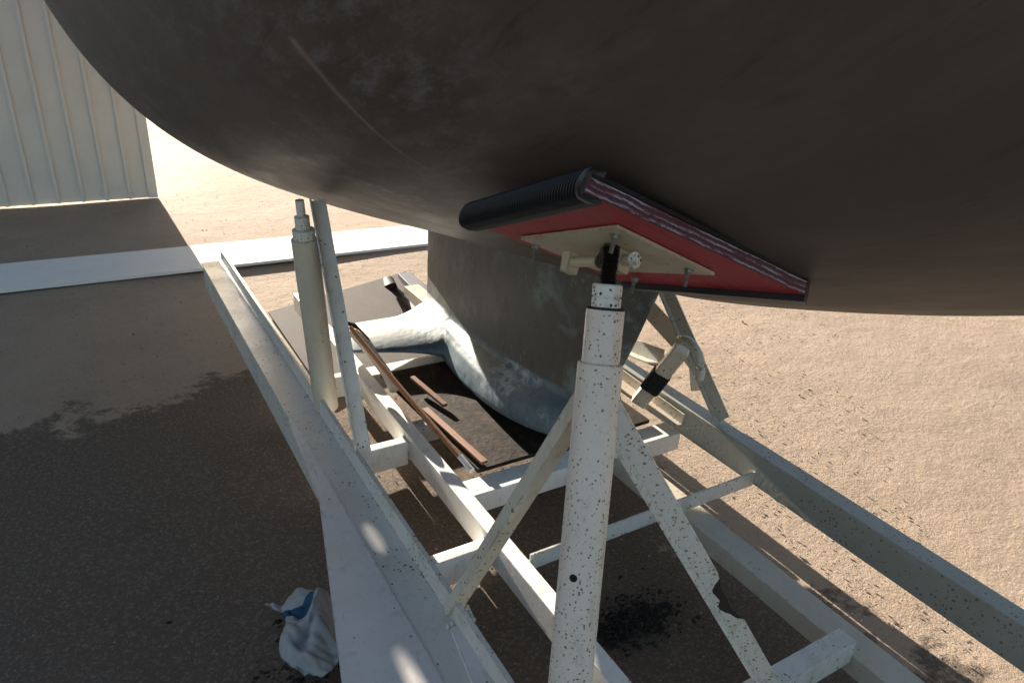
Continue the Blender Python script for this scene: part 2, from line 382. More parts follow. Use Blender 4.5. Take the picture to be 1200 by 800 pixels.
# ------------------------------------------------------------------ boat
XK = 1.22
from bisect import bisect_right
def interp(tab, y):
    # smooth (Catmull-Rom) interpolation
    xs = [t[0] for t in tab]; i = min(max(bisect_right(xs, y) - 1, 0), len(xs) - 2)
    x0, x1 = xs[i], xs[i + 1]; t = (y - x0) / (x1 - x0); t = min(max(t, 0), 1)
    p1, p2 = tab[i][1], tab[i + 1][1]
    m1 = (p2 - tab[i - 1][1]) / (x1 - xs[i - 1]) if i > 0 else (p2 - p1) / (x1 - x0)
    m2 = (tab[i + 2][1] - p1) / (xs[i + 2] - x0) if i + 2 < len(xs) else (p2 - p1) / (x1 - x0)
    h = x1 - x0
    return (2*t**3-3*t**2+1)*p1 + (t**3-2*t**2+t)*h*m1 + (-2*t**3+3*t**2)*p2 + (t**3-t**2)*h*m2
ZC = [(-.75, 2.3), (-.6, 1.95), (-.35, 1.68), (0, 1.36), (.4, 1.15), (.85, .99), (1.27, .885), (2.23, .745), (2.71, .68), (3.3, .63), (4.1, .76), (4.8, .95), (5.5, 1.15), (6.6, 1.45)]
BM_ = [(-.75, .02), (-.35, .30), (0, .55), (.4, .92), (.85, 1.12), (1.4, 1.22), (2.3, 1.28), (3.5, 1.34), (4.8, 1.28), (6.6, 1.02)]
DR = [(-.75, 1.2), (0, .50), (.85, .365), (2.0, .31), (2.8, .26), (3.8, .29), (6.6, .27)]
def section(y, t):
    zc, b, s = interp(ZC, y), interp(BM_, y), interp(DR, y)
    top = 2.42 + .02 * (3 - y) ** 2 * .4
    P = [(0, zc), (.74 * b, zc + .74 * b * s), (1.02 * b, zc + .74 * b * s + .30), (1.05 * b, top)]
    u = 1 - t; return tuple(u**3*P[0][k] + 3*u*u*t*P[1][k] + 3*u*t*t*P[2][k] + t**3*P[3][k] for k in range(2))
NY, NT = 110, 44
def hull_bm():
    bm = B(); rows = []
    for i in range(NY + 1):
        y = -.75 + (7.35) * (i / NY) ** 1.15; row = []
        for j in range(-NT, NT + 1):
            x, z = section(y, abs(j) / NT); row.append(bm.verts.new((XK + (x if j > 0 else -x), y, z)))
        rows.append(row)
    for i in range(NY):
        for j in range(2 * NT): bm.faces.new((rows[i][j], rows[i][j + 1], rows[i + 1][j + 1], rows[i + 1][j]))
    bm.faces.new(rows[-1]); bm.faces.new(rows[0][::-1])
    return bm
boat = empty('sailboat', (XK, 2.9, .2), 'large dark grey-brown sailboat hull with a winged keel propped up on the white trailer', 'boat')
hb = hull_bm(); bvh = BVHTree.FromBMesh(hb); hull = obj('hull', hb, M['hull'], boat, sharp=60)
bm = B()
ring = []
for i in range(NY + 1):
    y = -.75 + 7.35 * (i / NY) ** 1.15; x, z = section(y, 1); ring.append([bm.verts.new((XK - x * .995, y, z - .004)), bm.verts.new((XK, y, z + .08 * min(1, x))), bm.verts.new((XK + x * .995, y, z - .004))])
for i in range(NY):
    for j in range(2): bm.faces.new((ring[i][j], ring[i][j + 1], ring[i + 1][j + 1], ring[i + 1][j]))
obj('deck', bm, M['whiteboard'], boat)
def on_hull(px, py, off=0.0):
    d = ray(px, py).normalized(); h = bvh.ray_cast(CAM, d)
    return h[0] - d * off if h[0] else None
# pale scrape running along the hull: a mark in the paint, kept in hull coordinates
def scrape():
    mt = M['hull']; nt_ = mt.node_tree; org = WM[hull.name].translation; m = Mat.__new__(Mat); m.nt = nt_; m.m = mt
    bs = nt_.nodes['Principled BSDF']; m.c = bs.inputs['Base Color'].links[0].from_socket; m.co = N(nt_, 'ShaderNodeTexCoord').outputs['Object']; m.h = None
    P = [on_hull(*p) - org for p in ((345, 50), (374, 85), (402, 117), (437, 152), (470, 179), (498, 197))]
    tot = None
    def vm(op, a, b=None, out=0, sc=None):
        n = N(nt_, 'ShaderNodeVectorMath', operation=op)
        for i, v in enumerate((a, b)):
            if v is None: continue
            if isinstance(v, Vector): n.inputs[i].default_value = v
            else: nt_.links.new(v, n.inputs[i])
        if sc is not None: nt_.links.new(sc, n.inputs['Scale'])
        return n.outputs[out]
    for k, (a, b) in enumerate(zip(P, P[1:])):
        ab = b - a; pa = vm('SUBTRACT', m.co, a); t = m.ramp(vm('DOT_PRODUCT', pa, ab / ab.length_squared, 1), 0, 1)
        d = vm('LENGTH', vm('SUBTRACT', pa, vm('SCALE', ab, None, 0, t)), None, 1)
        wd = (.013, .012, .010, .008, .006)[k]
        f = m.ramp(d, wd, 0.0, 0, (1, 1, .95, .8, .5)[k]); tot = f if tot is None else m.math('MAXIMUM', tot, f)
    br = m.ramp(m.noise(16, 6, .7), .3, .6, .45, 1)
    m.mix(m.math('MULTIPLY', tot, br), (.26, .205, .175)); nt_.links.new(m.c, bs.inputs['Base Color'])
scrape()

# keel: rows v from the root down to the sole
def keel_bm():
    bm = B(); NU = 64
    # (z at aft, z at fore, Y leading, Y trailing, half thickness, squareness of trailing)
    rowsd = [(.80, 1.02, 1.20, 2.74, .050), (.66, .88, 1.27, 2.73, .047), (.56, .72, 1.33, 2.73, .046), (.46, .58, 1.39, 2.73, .047), (.385, .47, 1.43, 2.74, .048),
             (.368, .443, 1.445, 2.74, .050), (.362, .434, 1.45, 2.74, .066), (.345, .405, 1.455, 2.745, .100), (.315, .38, 1.46, 2.75, .124), (.27, .345, 1.47, 2.75, .136), (.235, .325, 1.48, 2.75, .141), (.215, .31, 1.50, 2.74, .134), (.20, .30, 1.53, 2.72, .12), (.195, .295, 1.58, 2.68, .07), (.193, .293, 1.62, 2.62, .004)]
    def foil(u):  # 0 leading .. 1 trailing
        return max(0.0, 2.9 * (.2969 * math.sqrt(u) - .126 * u - .3516 * u * u + .2843 * u ** 3 - .1015 * u ** 4) / .3) * .345 + .0
    rings = []
    for (za, zf, yl, yt, th) in rowsd:
        ring = []
        for side in (-1, 1):
            rngs = range(NU + 1) if side < 0 else range(NU - 1, 0, -1)
            for k in rngs:
                u = .5 - .5 * math.cos(math.pi * k / NU); y = yl + (yt - yl) * u
                f = foil(u) / foil(.3); f = f * .85 + .15 * math.sin(math.pi * min(1, u * 1.02)) if u < .999 else f
                # lift of the sole towards the nose
                zz = za + (zf - za) * ((1 - u) ** (1.0 if za > .45 else 2.2))
                ring.append(bm.verts.new((XK + side * th * max(f, .02), y, zz)))
        rings.append(ring)
    n = len(rings[0])
    for a, b in zip(rings, rings[1:]):
        for k in range(n): bm.faces.new((a[k], a[(k + 1) % n], b[(k + 1) % n], b[k]))
    bm.faces.new(rings[-1]); bm.faces.new(rings[0][::-1])
    return bm
def wing_bm(side):
    bm = B(); rings = []; n = 30
    for i in range(19):
        t = i / 18; x = .02 + .43 * t
        yf = 2.36 + .10 * t + .0 * t; yb = 2.765 - .07 * t
        fl = math.exp(-t * 5.0); th = .022 * (1 - .5 * t) + .085 * fl; zc = .255 + .025 * t + .022 * fl
        yf -= .22 * math.exp(-t * 6); 
        if t > .9: s = math.sqrt(max(0, 1 - ((t - .9) / .1) ** 2)) * .75 + .25; th *= s; mid = (yf + yb) / 2; yf = mid + (yf - mid) * (s * .3 + .7); yb = mid + (yb - mid) * (s * .3 + .7)
        ring = []
        for k in range(n):
            a = 2 * math.pi * k / n; cy = math.cos(a); sz = math.sin(a)
            ring.append(bm.verts.new((XK + side * x, (yf + yb) / 2 + (yb - yf) / 2 * cy * 1.0, zc + th * (abs(sz) ** .85) * (1 if sz > 0 else -1) * (1 if sz > 0 else .75))))
        rings.append(ring)
    for a, b in zip(rings, rings[1:]):
        for k in range(n): bm.faces.new((a[k], a[(k + 1) % n], b[(k + 1) % n], b[k]))
    bm.faces.new(rings[0][::-1]); bm.faces.new(rings[-1]); return bm
def keel_surface():
    m = Mat('keel_paint', (.072, .067, .062), .5, 0, .35)
    sx = N(m.nt, 'ShaderNodeSeparateXYZ'); m.L(m.co, sx.inputs[0]); Y, Z = sx.outputs[1], sx.outputs[2]
    n1 = m.noise(3.2, 7, .7); m.mix(m.ramp(n1, .40, .68, 0, .7), (.098, .093, .087))
    vs_ = m.noise(5, 6, .7, m.scaled((3, 3, .5)), .4); m.mix(m.ramp(vs_, .52, .66, 0, .5), (.052, .047, .043))
    # green-blue worn patches on the fin, stronger near the leading edge
    g = m.noise(7, 8, .72, None, .4); g2 = m.math('ADD', m.noise(1.9, 3, .5), m.ramp(Y, -1.25, -1.6, 0, .28))
    m.mix(m.math('MULTIPLY', m.ramp(g, .50, .62), m.ramp(g2, .50, .66, 0, .75)), (.20, .27, .26))
    # bulb: below the paint line, blue-grey, heavily scuffed
    wob = m.math('MULTIPLY', m.ramp(m.noise(9, 5, .7), 0, 1, -.5, .5), .022)
    lim = m.math('MULTIPLY', m.math('POWER', m.ramp(Y, -.16, -1.46, 0, 1), 2.2), .09)
    bm_ = m.ramp(m.math('ADD', m.math('SUBTRACT', m.math('ADD', lim, .185), Z), wob), -.004, .006)
    B_ = N(m.nt, 'ShaderNodeMix', data_type='RGBA'); m.L(m.ramp(m.noise(6, 6, .7), .4, .65), B_.inputs[0]); B_.inputs[6].default_value = (.065, .095, .118, 1); B_.inputs[7].default_value = (.13, .175, .20, 1)
    m.mix(bm_, B_.outputs[2])
    w1 = m.noise(13, 8, .75, None, .6); w2 = m.noise(3.2, 3, .55)
    m.mix(m.math('MULTIPLY', m.math('MULTIPLY', m.ramp(w1, .50, .60), m.ramp(w2, .48, .60, 0, .55)), bm_), (.44, .49, .50))
    fl = m.noise(40, 5, .75); m.mix(m.math('MULTIPLY', m.ramp(fl, .60, .66, 0, .35), m.ramp(w2, .52, .60)), (.38, .42, .42))
    # sunlight painted as a pale tone on the aft end and the wings
    aft = m.ramp(m.math('ADD', Y, m.math('MULTIPLY', wob, 5)), -.46, -.26); m.mix(m.math('MULTIPLY', aft, bm_), (.50, .51, .48))
    dk = m.noise(16, 5, .7); m.mix(m.ramp(dk, .62, .70, 0, .5), (.03, .03, .03))
    m.bump(m.noise(28, 6, .7), .003, .5); m.bump(m.noise(5, 3, .6), .02, .3); m.roughness(m.ramp(n1, .3, .7, .38, .6))
    return m.done()
M['keel'] = keel_surface()
def remeshed(bms, voxel, smooth):
    big = B()
    for b_ in bms:
        me_ = bpy.data.meshes.new('tmp'); bmesh.ops.recalc_face_normals(b_, faces=b_.faces); b_.to_mesh(me_); b_.free(); big.from_mesh(me_); bpy.data.meshes.remove(me_)
    me_ = bpy.data.meshes.new('tmp'); big.to_mesh(me_); big.free(); ob = bpy.data.objects.new('tmp', me_); col.objects.link(ob)
    md = ob.modifiers.new('r', 'REMESH'); md.mode = 'VOXEL'; md.voxel_size = voxel
    sm = ob.modifiers.new('s', 'SMOOTH'); sm.iterations = smooth; sm.factor = .5
    dg = bpy.context.evaluated_depsgraph_get(); ev = ob.evaluated_get(dg); out = B(); out.from_mesh(ev.to_mesh()); ev.to_mesh_clear()
    bpy.data.objects.remove(ob); return out
kb = remeshed([keel_bm(), wing_bm(-1), wing_bm(1)], .0060, 3)
# keep it in the boat's frame so that the paint line sits where it should
kb.transform(Matrix.Identity(4)); keel = obj('keel', kb, M['keel'], boat, keep=True, sharp=180)

# ------------------------------------------------------------------ trailer
trailer = empty('boat_trailer', (1.2, 1.6, 0), 'white painted steel boat trailer frame of long rails and cross beams lying under the keel', 'trailer')
def tb(name, p0, p1, w_, h_, mat, parent=trailer, bev=.005):
    bm = B(); beam(bm, p0, p1, w_, h_, bev=bev); return obj(name, bm, mat, parent)
ZT = .222
tb('inner_rail', (.803, -.6, ZT - .045), (.803, 3.35, ZT - .045), .046, .09, M['frame2'])
tb('inner_rail', (1.41, -.2, ZT - .075), (1.41, 3.35, ZT - .075), .085, .06, M['cream'])
# outer left rail: a channel whose top is seen, with a raised inner lip
bm = B(); profile_sweep(bm, [(-.05, 0), (.05, 0), (.05, .012), (.062, .012), (.062, .012 - .085), (.05, .012 - .085), (.05, -.01), (-.05, -.01)], (.496, -1.2, .242), (.496, 3.9, .242), (1, 0, 0)); bevel_all(bm, .002, 1)
obj('outer_rail', bm, M['frame'], trailer, sharp=25)
bm = B(); beam(bm, (.486, -1.2, .165), (.486, 3.9, .165), .07, .12); obj('outer_rail', bm, M['frame'], trailer)
tb('outer_rail', (1.70, -.6, .245), (1.70, 3.6, .245), .065, .11, M['darkbeam'])
# cross beams
for y in (2.45, 1.905, 1.33, .55): tb('cross_beam', (.555, y, .155), (.778, y, .155), .04, .09, M['frame2'])
for y, zt, ww, mt in ((2.9, .2, .05, 'frame'), (2.43, .2, .08, 'frame2'), (1.98, .2, .05, 'frame'), (1.565, .2, .085, 'frame2')):
    tb('cross_beam', (.828, y, zt - .035), (1.665, y, zt - .035), ww, .07, M[mt])
bm = B(); profile_sweep(bm, Lprof(.03, .05, .006), (.828, 1.19, .19), (1.665, 1.19, .19), (0, 1, 0)); bevel_all(bm, .001, 1); obj('cross_beam', bm, M['frame'], trailer)
# deck plate beside the outer rail, widening towards the camera
pl = [(.458, -.9, .2545), (.458, 2.15, .2545), (.44, 2.1, .2545), (.407, 1.64, .2545), (.277, 1.047, .2545), (.12, .3, .2545), (.0, -.3, .2545), (.0, -.9, .2545)]
bm = B(); prism(bm, pl, (0, 0, -.008)); bevel_all(bm, .002, 2); obj('side_plate', bm, M['plate'], trailer)
# gusset at the brace foot
bm = B(); g0 = [atz(528, 735, .262), atz(548, 728, .262), atz(600, 815, .262), atz(586, 850, .262), atz(560, 815, .262)]
prism(bm, g0, (0, 0, -.01)); obj('foot_gusset', bm, M['plate'], trailer)

def weld(a, b, parent, r=.0042):
    a, b = Vector(a), Vector(b); n = max(4, int((b - a).length / .0035)); bm = B()
    path_tube(bm, [a.lerp(b, i / n) + Vector(rng.normal(0, .0005, 3)) for i in range(n + 1)], [r * (1 + .28 * math.sin(i * 2.2) + .15 * rng.random()) for i in range(n + 1)], 8)
    obj('weld', bm, M['frame'], parent)
for y in (1.905, 1.33): 
    for dy in (-.0215, .0215): weld((.779, y + dy, .20), (.779, y + dy, .134), trailer)
    weld((.557, y - .02, .202), (.557, y + .02, .202), trailer)
for y in (1.98, 1.565): weld((.828, y - .029, .202), (.828, y + .029, .202), trailer); pass
# ------------------------------------------------------------------ support stands
def screw_collar(bm, p, ax, r): return lathe(bm, p, ax, [(0, r), (.003, r * 1.03), (.016, r * 1.03), (.018, r * .96), (.020, r * .96), (.022, r * 1.03), (.036, r * 1.03), (.039, r * .97)])
S1 = Vector((.484, .562, .262)); T1 = Vector((.652, .789, 1.121)); AX = (T1 - S1).normalized()
stand = empty('screw_stand', S1, 'nearest white screw stand with rust-specked round post under the red and black pad', 'boat stand', 'screw stands propping the boat')
def along(z): return S1 + AX * ((z - S1.z) / AX.z)
def near(px, py): # point of the post axis that shows at pixel row py
    best = None
    for k in range(600):
        p = S1 + AX * (k * .002); c = ROT.transposed() @ (p - CAM); yy = 400 - 829 * c.y / -c.z
        if best is None or abs(yy - py) < best[0]: best = (abs(yy - py), p)
    return best[1]
pA = near(0, 424); pB = near(0, 362); pC = near(0, 333)
bm = B(); lathe(bm, S1, AX, [(0, .0355), ((pA - S1).length - .002, .0352), ((pA - S1).length, .034), ((pA - S1).length, .031)])
po = obj('post', bm, M['post'], stand, sharp=30)
# bolt hole
hp = near(0, 668); d = (CAM - hp).normalized(); side = d.cross(AX).normalized(); nh = (d - AX * d.dot(AX)).normalized(); nh = (nh - side * -.30).normalized()
bm = B(); tube(bm, hp + nh * .030, hp + nh * .0362, .0062, n=20); obj('bolt_hole', bm, M['blackbit'], po)
bm = B(); lathe(bm, pA - AX * .05, AX, [(0, .0295), (.05 + (pB - pA).length - .002, .0295), (.05 + (pB - pA).length, .0285)]); obj('inner_sleeve', bm, M['post'], stand)
bm = B(); lathe(bm, pB, AX, [(0, .0275), (.002, .0275), (.0025, .0225), (.018, .0225), (.0185, .0205), (.0205, .0205), (.021, .0228), (.037, .0228), (.039, .0212)], n=28); obj('jack_nut', bm, M['nut'], stand)
bm = B(); lathe(bm, pB - AX * .0008, AX, [(0, .0287), (.0035, .0280), (.0045, .024)]); obj('rust_ring', bm, M['rust'], stand)
# threaded screw, real ridges
TOP = pC + AX * .062
bm = B(); prof = [(0, .0105)]
for k in range(15): prof += [(k * .0040 + .001, .0135), (k * .0040 + .003, .0108)]
prof += [(.062, .0108)]
lathe(bm, pC, AX, prof, n=24); obj('screw', bm, M['thread'], stand, sharp=20)
# braces (angle iron)
b0 = near(0, 455); foot = Vector((.535, 1.085, .262))
dirn = (foot - b0).normalized()
bm = B(); profile_sweep(bm, [(u, -v) for u, v in Lprof(.034, .026, .005)], b0 + dirn * .02 + Vector((.0, .012, 0)), foot, (1.0, -.2, .25)); bevel_all(bm, .001, 1)
o = obj('brace', bm, M['brace'], stand, sharp=20)
weld(foot + Vector((-.01, -.02, -.006)), foot + Vector((.05, -.035, -.006)), stand, .006); weld(foot + Vector((.05, -.035, -.006)), foot + Vector((.055, .01, -.006)), stand, .006)
b1 = near(0, 478); foot2 = atz(893, 805, .232)
tb('cross_beam', (.828, foot2.y + .01, .19), (1.366, foot2.y + .01, .19), .05, .07, M['frame'])
d2 = (foot2 - b1).normalized()
# right brace: ragged, rusted-through web near its foot
def ragged_brace():
    bm = B(); L = (foot2 - b1).length; z = d2; x = Vector((.55, -.45, .35)); x = (x - z * x.dot(z)).normalized(); y = z.cross(x)
    n = 150; t = .005; A_, Bw = .040, .030; s0, s1 = .545, .70; prev = None
    for i in range(n + 1):
        s = i / n; p = b1 + z * (L * s); a = A_; e = 0
        if s0 < s < s1:
            e = math.sin(math.pi * (s - s0) / (s1 - s0)) ** .5 * (.75 + .15 * math.sin(s * 90) + .06 * rng.random()); a = A_ * (1 - e * .28)
        mid = max(t * 1.2, a - A_ * e * .60 - .0005)
        pr = [(0, 0), (mid, 0), (a, 0), (a, t), (mid, t), (t, t), (t, Bw), (0, Bw)]
        rg = [bm.verts.new(p + x * u + y * v) for u, v in pr]
        if prev:
            for k in range(8):
                f = bm.faces.new((prev[k], prev[(k + 1) % 8], rg[(k + 1) % 8], rg[k]))
                if k in (1, 2, 3) and s0 - .01 < s < s1 + .01: f.material_index = 1
        else: bm.faces.new(rg[::-1])
        prev = rg
    bm.faces.new(prev); return bm
o2 = obj('brace', ragged_brace(), [M['brace_y'], M['rust']], stand, smooth=False); o2['label'] = 'brace with a ragged rusted-through edge'

# pad: local frame, x = athwart (down to the keel), y = aft, z = into the hull
n_ = Vector((.395, .324, .846)).normalized(); P0 = atd(712, 300, 1.17)
ex = Vector((.906, 0, -.423)); ex = (ex - n_ * ex.dot(n_)).normalized(); ey = n_.cross(ex)
FR = Matrix((ex, ey, n_)).transposed()
pad = empty('hull_pad', P0, 'red plywood hull pad faced with ribbed black rubber on top of the nearest stand', 'support pad', rot=FR)
def onpad(px, py, off=0.0):
    o = P0 + n_ * off; d = ray(px, py); p = CAM + d * (n_.dot(o - CAM) / n_.dot(d)); l = FR.transposed() @ (p - P0); return Vector((l.x, l.y, 0))
A = onpad(548, 259); Bc = onpad(684, 225); D_ = onpad(728, 330); e3 = onpad(826, 337) - D_; e2 = onpad(826, 291) - Bc
# intersection of the two far edges
den = e3.x * e2.y - e3.y * e2.x; tt = ((Bc.x - D_.x) * e2.y - (Bc.y - D_.y) * e2.x) / den; Cc = D_ + e3 * tt
print('pad corners', A, Bc, Cc, D_)
TH = .022
bm = B(); v = [A, Bc, Cc, D_]
lo = [bm.verts.new(p) for p in v]; hi = [bm.verts.new(p + Vector((0, 0, TH))) for p in v]
f = bm.faces.new(lo[::-1]); f.material_index = 0
f = bm.faces.new(hi); f.material_index = 0
for i in range(4): f = bm.faces.new((lo[i], lo[(i + 1) % 4], hi[(i + 1) % 4], hi[i])); f.material_index = 1
obj('plywood_board', bm, [M['red'], M['ply']], pad, local=True, smooth=False)
# rubber: sheet on top, wrapped round the outer edge with fine ribs
def rubber():
    bm = B(); edge = (Bc - A); L = edge.length; u = edge.normalized(); out = Vector((u.y, -u.x, 0))
    if out.dot(((A + Bc) / 2) - ((Cc + D_) / 2)) < 0: out = -out
    rad = (TH + .012) / 2; prof = []
    prof += [(-.030, -.0065), (-.012, -.0075)]
    for k in range(13):
        a = -math.pi / 2 + math.pi * k / 12; prof.append((-.002 + .013 * math.cos(a), TH / 2 + .0 + rad * 1.05 * math.sin(a)))
    prof += [(-.012, TH + .009), (-.018, TH + .008)]
    back = [(-.018, TH + .001), (-.004, TH + .001), (-.0005, TH + .0005), (-.0005, -.001), (-.030, -.001)]
    n = 560; prev = None
    for i in range(n + 1):
        s = i / n; p = A - u * .012 + u * (L + .012) * s
        w_ = .0024 * math.sin(i * 2 * math.pi / 11) + (.0008 if (i % 11) < 5 else -.0008) 
        rg = []
        for k, (a, b) in enumerate(prof):
            cx, cz = -.01, TH / 2
            dv = Vector((a - cx, b - cz)); dv = dv.normalized() * (w_ if 0 < k < len(prof) - 1 else 0)
            sk = .010 * (b / TH)  # ribs lean a little
            rg.append(bm.verts.new(p + u * sk + out * (a + dv.x) + Vector((0, 0, b + dv.y))))
        for a, b in back: rg.append(bm.verts.new(p + u * .010 * (b / TH) + out * a + Vector((0, 0, b))))
        m = len(rg)
        if prev:
            for k in range(m): bm.faces.new((prev[k], prev[(k + 1) % m], rg[(k + 1) % m], rg[k]))
        else: bm.faces.new(rg[::-1])
        prev = rg
    bm.faces.new(prev); return bm
obj('rubber_wrap', rubber(), M['rubber'], pad, local=True, smooth=False)
bm = B(); inn = .0; prism(bm, [p + Vector((0, 0, TH + .0015)) for p in (A, Bc, Cc, D_)], (0, 0, .006)); bevel_all(bm, .002, 2); obj('rubber_sheet', bm, M['rubber'], pad, local=True)
# rubber hanging over the keel-side edge
bm = B(); u3 = (Cc - D_).normalized(); o3 = Vector((u3.y, -u3.x, 0)); 
if o3.dot(D_ - A) < 0: o3 = -o3
prism(bm, [D_ + o3 * .002 + Vector((0, 0, -.011)), Cc + o3 * .002 + Vector((0, 0, -.011)), Cc + o3 * .018 + Vector((0, 0, -.011)), D_ + o3 * .018 + Vector((0, 0, -.011))], (0, 0, TH + .018)); bevel_all(bm, .003, 2)
obj('rubber_edge', bm, M['rubber'], pad, local=True)
# swivel plate
q4 = [onpad(611, 276), onpad(724, 262), onpad(842, 315), onpad(700, 313)]
c1, c2, c4 = q4[0], q4[1], q4[3]; c3 = onpad(838, 318)
bm = B(); prism(bm, [p + Vector((0, 0, -.0015)) for p in (c1, c2, c3, c4)], (0, 0, -.005)); bevel_all(bm, .001, 1)
plate = obj('swivel_plate', bm, M['beige'], pad, local=True)
yl = lambda p: p
def lug(px, py, name='lug'):
    c = onpad(px, py); bm = B(); w_, h_, t = .015, .040, .0085
    ps = [(c.x - w_, c.y), (c.x + w_, c.y)]
    pts3 = [Vector((c.x - w_, c.y - t, -.0066)), Vector((c.x + w_, c.y - t, -.0066)), Vector((c.x + w_ * .8, c.y - t, -h_)), Vector((c.x - w_ * .8, c.y - t, -h_))]
    prism(bm, pts3, (0, 2 * t, 0)); bevel_all(bm, .0015, 2); return obj(name, bm, M['beige'], plate_parent, local=True)
plate_parent = pad
L1 = onpad(672, 292); L2 = onpad(731, 290)
for pxy in ((672, 293), (731, 290)): lug(*pxy)
cy = (L1 + L2) / 2
zp = -.022; xm = (L1.x + L2.x) / 2
bm = B(); tube(bm, (xm, L2.y - .026, zp), (xm, L1.y + .008, zp), .0085, n=24); obj('hinge_pin', bm, M['beige'], pad, local=True)
bm = B(); lathe(bm, (xm, L2.y - .028, zp), (0, -1, 0), [(0, .0125), (.002, .013), (.004, .0125), (.0041, .008), (.010, .0075)], n=20); obj('pin_washer', bm, M['nut'], pad, local=True)
# screw head yoke from the screw top to the pin
pinw = WM[pad.name] @ Vector((xm, onpad(712, 292).y, zp))
bm = B(); lathe(bm, pC + AX * .055, (pinw - (pC + AX * .055)), [(0, .011), (.004, .0125), ((pinw - (pC + AX * .055)).length + .004, .0115)], n=24); obj('screw_head', bm, M['thread'], stand)
for px, py in ((629, 283), (722, 270), (808, 311), (745, 322)):
    c = onpad(px, py); bm = B()
    lathe(bm, (c.x, c.y, -.0062), (0, 0, -1), [(0, .0085), (.0012, .0085), (.00125, .0065), (.007, .0065), (.0075, .004)], n=6)
    prof = [(0, .0034)]; 
    for k in range(11): prof += [(.001 + k * .002, .0037), (.002 + k * .002, .0030)]
    lathe(bm, (c.x, c.y, -.012), (.05, .1, -1), prof, n=10); obj('bolt', bm, M['bolt'], pad, local=True, smooth=False)

# left stand (mostly off the photo's edge)
SL = atz(386, 476, .262); SL.x = .575
stand2 = empty('screw_stand', SL, 'white round stand post with spotted angle-iron brace far left on the trailer', 'boat stand', 'screw stands propping the boat')
TL = Vector((SL.x - .045, SL.y - .03, 0)); h = bvh.ray_cast(Vector((TL.x, TL.y, 0)), Vector((0, 0, 1))); hz = h[0].z; hn = h[1]
if hn.z > 0: hn = -hn
TL.z = hz - .085; AL = (TL - SL).normalized()
bm = B(); lathe(bm, SL, AL, [(0, .040), ((TL - SL).length - .09, .040), ((TL - SL).length - .088, .034)]); obj('post', bm, M['cream'], stand2)
bm = B(); lathe(bm, TL - AL * .11, AL, [(0, .033), (.05, .033), (.052, .022), (.09, .022), (.092, .013), (.14, .013)]); obj('jack_nut', bm, M['nut'], stand2)
bt = atd(371, 236, 2.02); bf = atz(419, 548, .262)
bt = atd(364, 236, 2.15); bf = atz(420, 545, .258)
bm = B(); profile_sweep(bm, Lprof(.045, .035, .005), bt, bf, (1, -.35, .1)); bevel_all(bm, .001, 1); obj('brace', bm, M['frame'], stand2, sharp=20)
Fp = frame(-hn)
pad2 = empty('hull_pad', hp2 if False else Vector((TL.x, TL.y, hz)) + hn * .04, 'small dark rubber-faced pad on top of the left stand', 'support pad', rot=Fp)
bm = B(); beam(bm, (0, 0, -.0), (0, 0, .022), .13, .15, up=(0, 1, 0), bev=.003); obj('plywood_board', bm, M['red'], pad2, local=True)
bm = B(); beam(bm, (0, 0, .0235), (0, 0, .036), .14, .16, up=(0, 1, 0), bev=.003); obj('rubber_sheet', bm, M['rubber'], pad2, local=True)

# right-hand support frame: angle irons, bent bracket, tilted tube with black sleeve
XR = 1.71
r0 = atx(772, 332, XR); base = atx(800, 470, XR)
sf = empty('support_frame', (XR, r0.y, .33), 'weathered angle-iron support frame with a bent bracket at the right rail behind the pad', 'boat stand')
def iron(p0, p1, a, b, mat, xd, name='strut', par=sf, t=.006):
    bm = B(); profile_sweep(bm, Lprof(a, b, t), p0, p1, xd); bevel_all(bm, .001, 1); return obj(name, bm, M[mat], par, sharp=20)
iron(atx(762, 310, XR), atz(842, 494, .302), .045, .03, 'oldbrace', (.3, -1, .3))
iron(atx(778, 322, 1.62), atx(729, 424, 1.62), .014, .02, 'brace', (.3, -1, .3))
# wide strut, bent at its lower end into the bracket
bm = B(); pts = [atx(745, 345, 1.72), atx(775, 378, 1.72), atx(803, 408, 1.72), atx(816, 430, 1.72), atx(818, 458, 1.72)]
nn = Vector((-.5, -.75, .1)).normalized(); wv = .032
L_, R2 = [], []
for i, p in enumerate(pts):
    d = (pts[min(i + 1, 4)] - pts[max(i - 1, 0)]).normalized(); s = d.cross(nn).normalized(); wk = wv * (1 if i < 3 else .75)
    L_.append([p + s * wk, p - s * wk, p - s * wk - nn * .012, p + s * wk - nn * .012])
vv = [[bm.verts.new(x) for x in r] for r in L_]
for a, b in zip(vv, vv[1:]):
    for k in range(4): bm.faces.new((a[k], a[(k + 1) % 4], b[(k + 1) % 4], b[k]))
bm.faces.new(vv[0][::-1]); bm.faces.new(vv[-1]); bmesh.ops.recalc_face_normals(bm, faces=bm.faces); bevel_all(bm, .003, 2); obj('bent_bracket', bm, M['brace'], sf)
t0, t1 = atx(800, 408, 1.64), atx(748, 472, 1.60)
bm = B(); beam(bm, t0, t1, .058, .04, up=(-.6, -.7, .2), bev=.008, seg=3); tt_ = obj('tilted_tube', bm, M['brace'], sf)
m0, m1 = t0.lerp(t1, .42), t0.lerp(t1, .74)
bm = B(); beam(bm, m0, m1, .068, .05, up=(-.6, -.7, .2), bev=.010, seg=3)
for v in bm.verts: v.co += Vector(rng.normal(0, .0012, 3))
obj('black_sleeve', bm, M['blackbit'], tt_)
iron(atx(700, 398, 1.74), atx(778, 428, 1.70), .06, .04, 'darkbeam', (0, -.3, 1), 'dark_channel')
iron(atx(722, 440, 1.66), atx(800, 498, 1.66), .045, .05, 'brace', (0, -.2, 1), 'lower_channel')

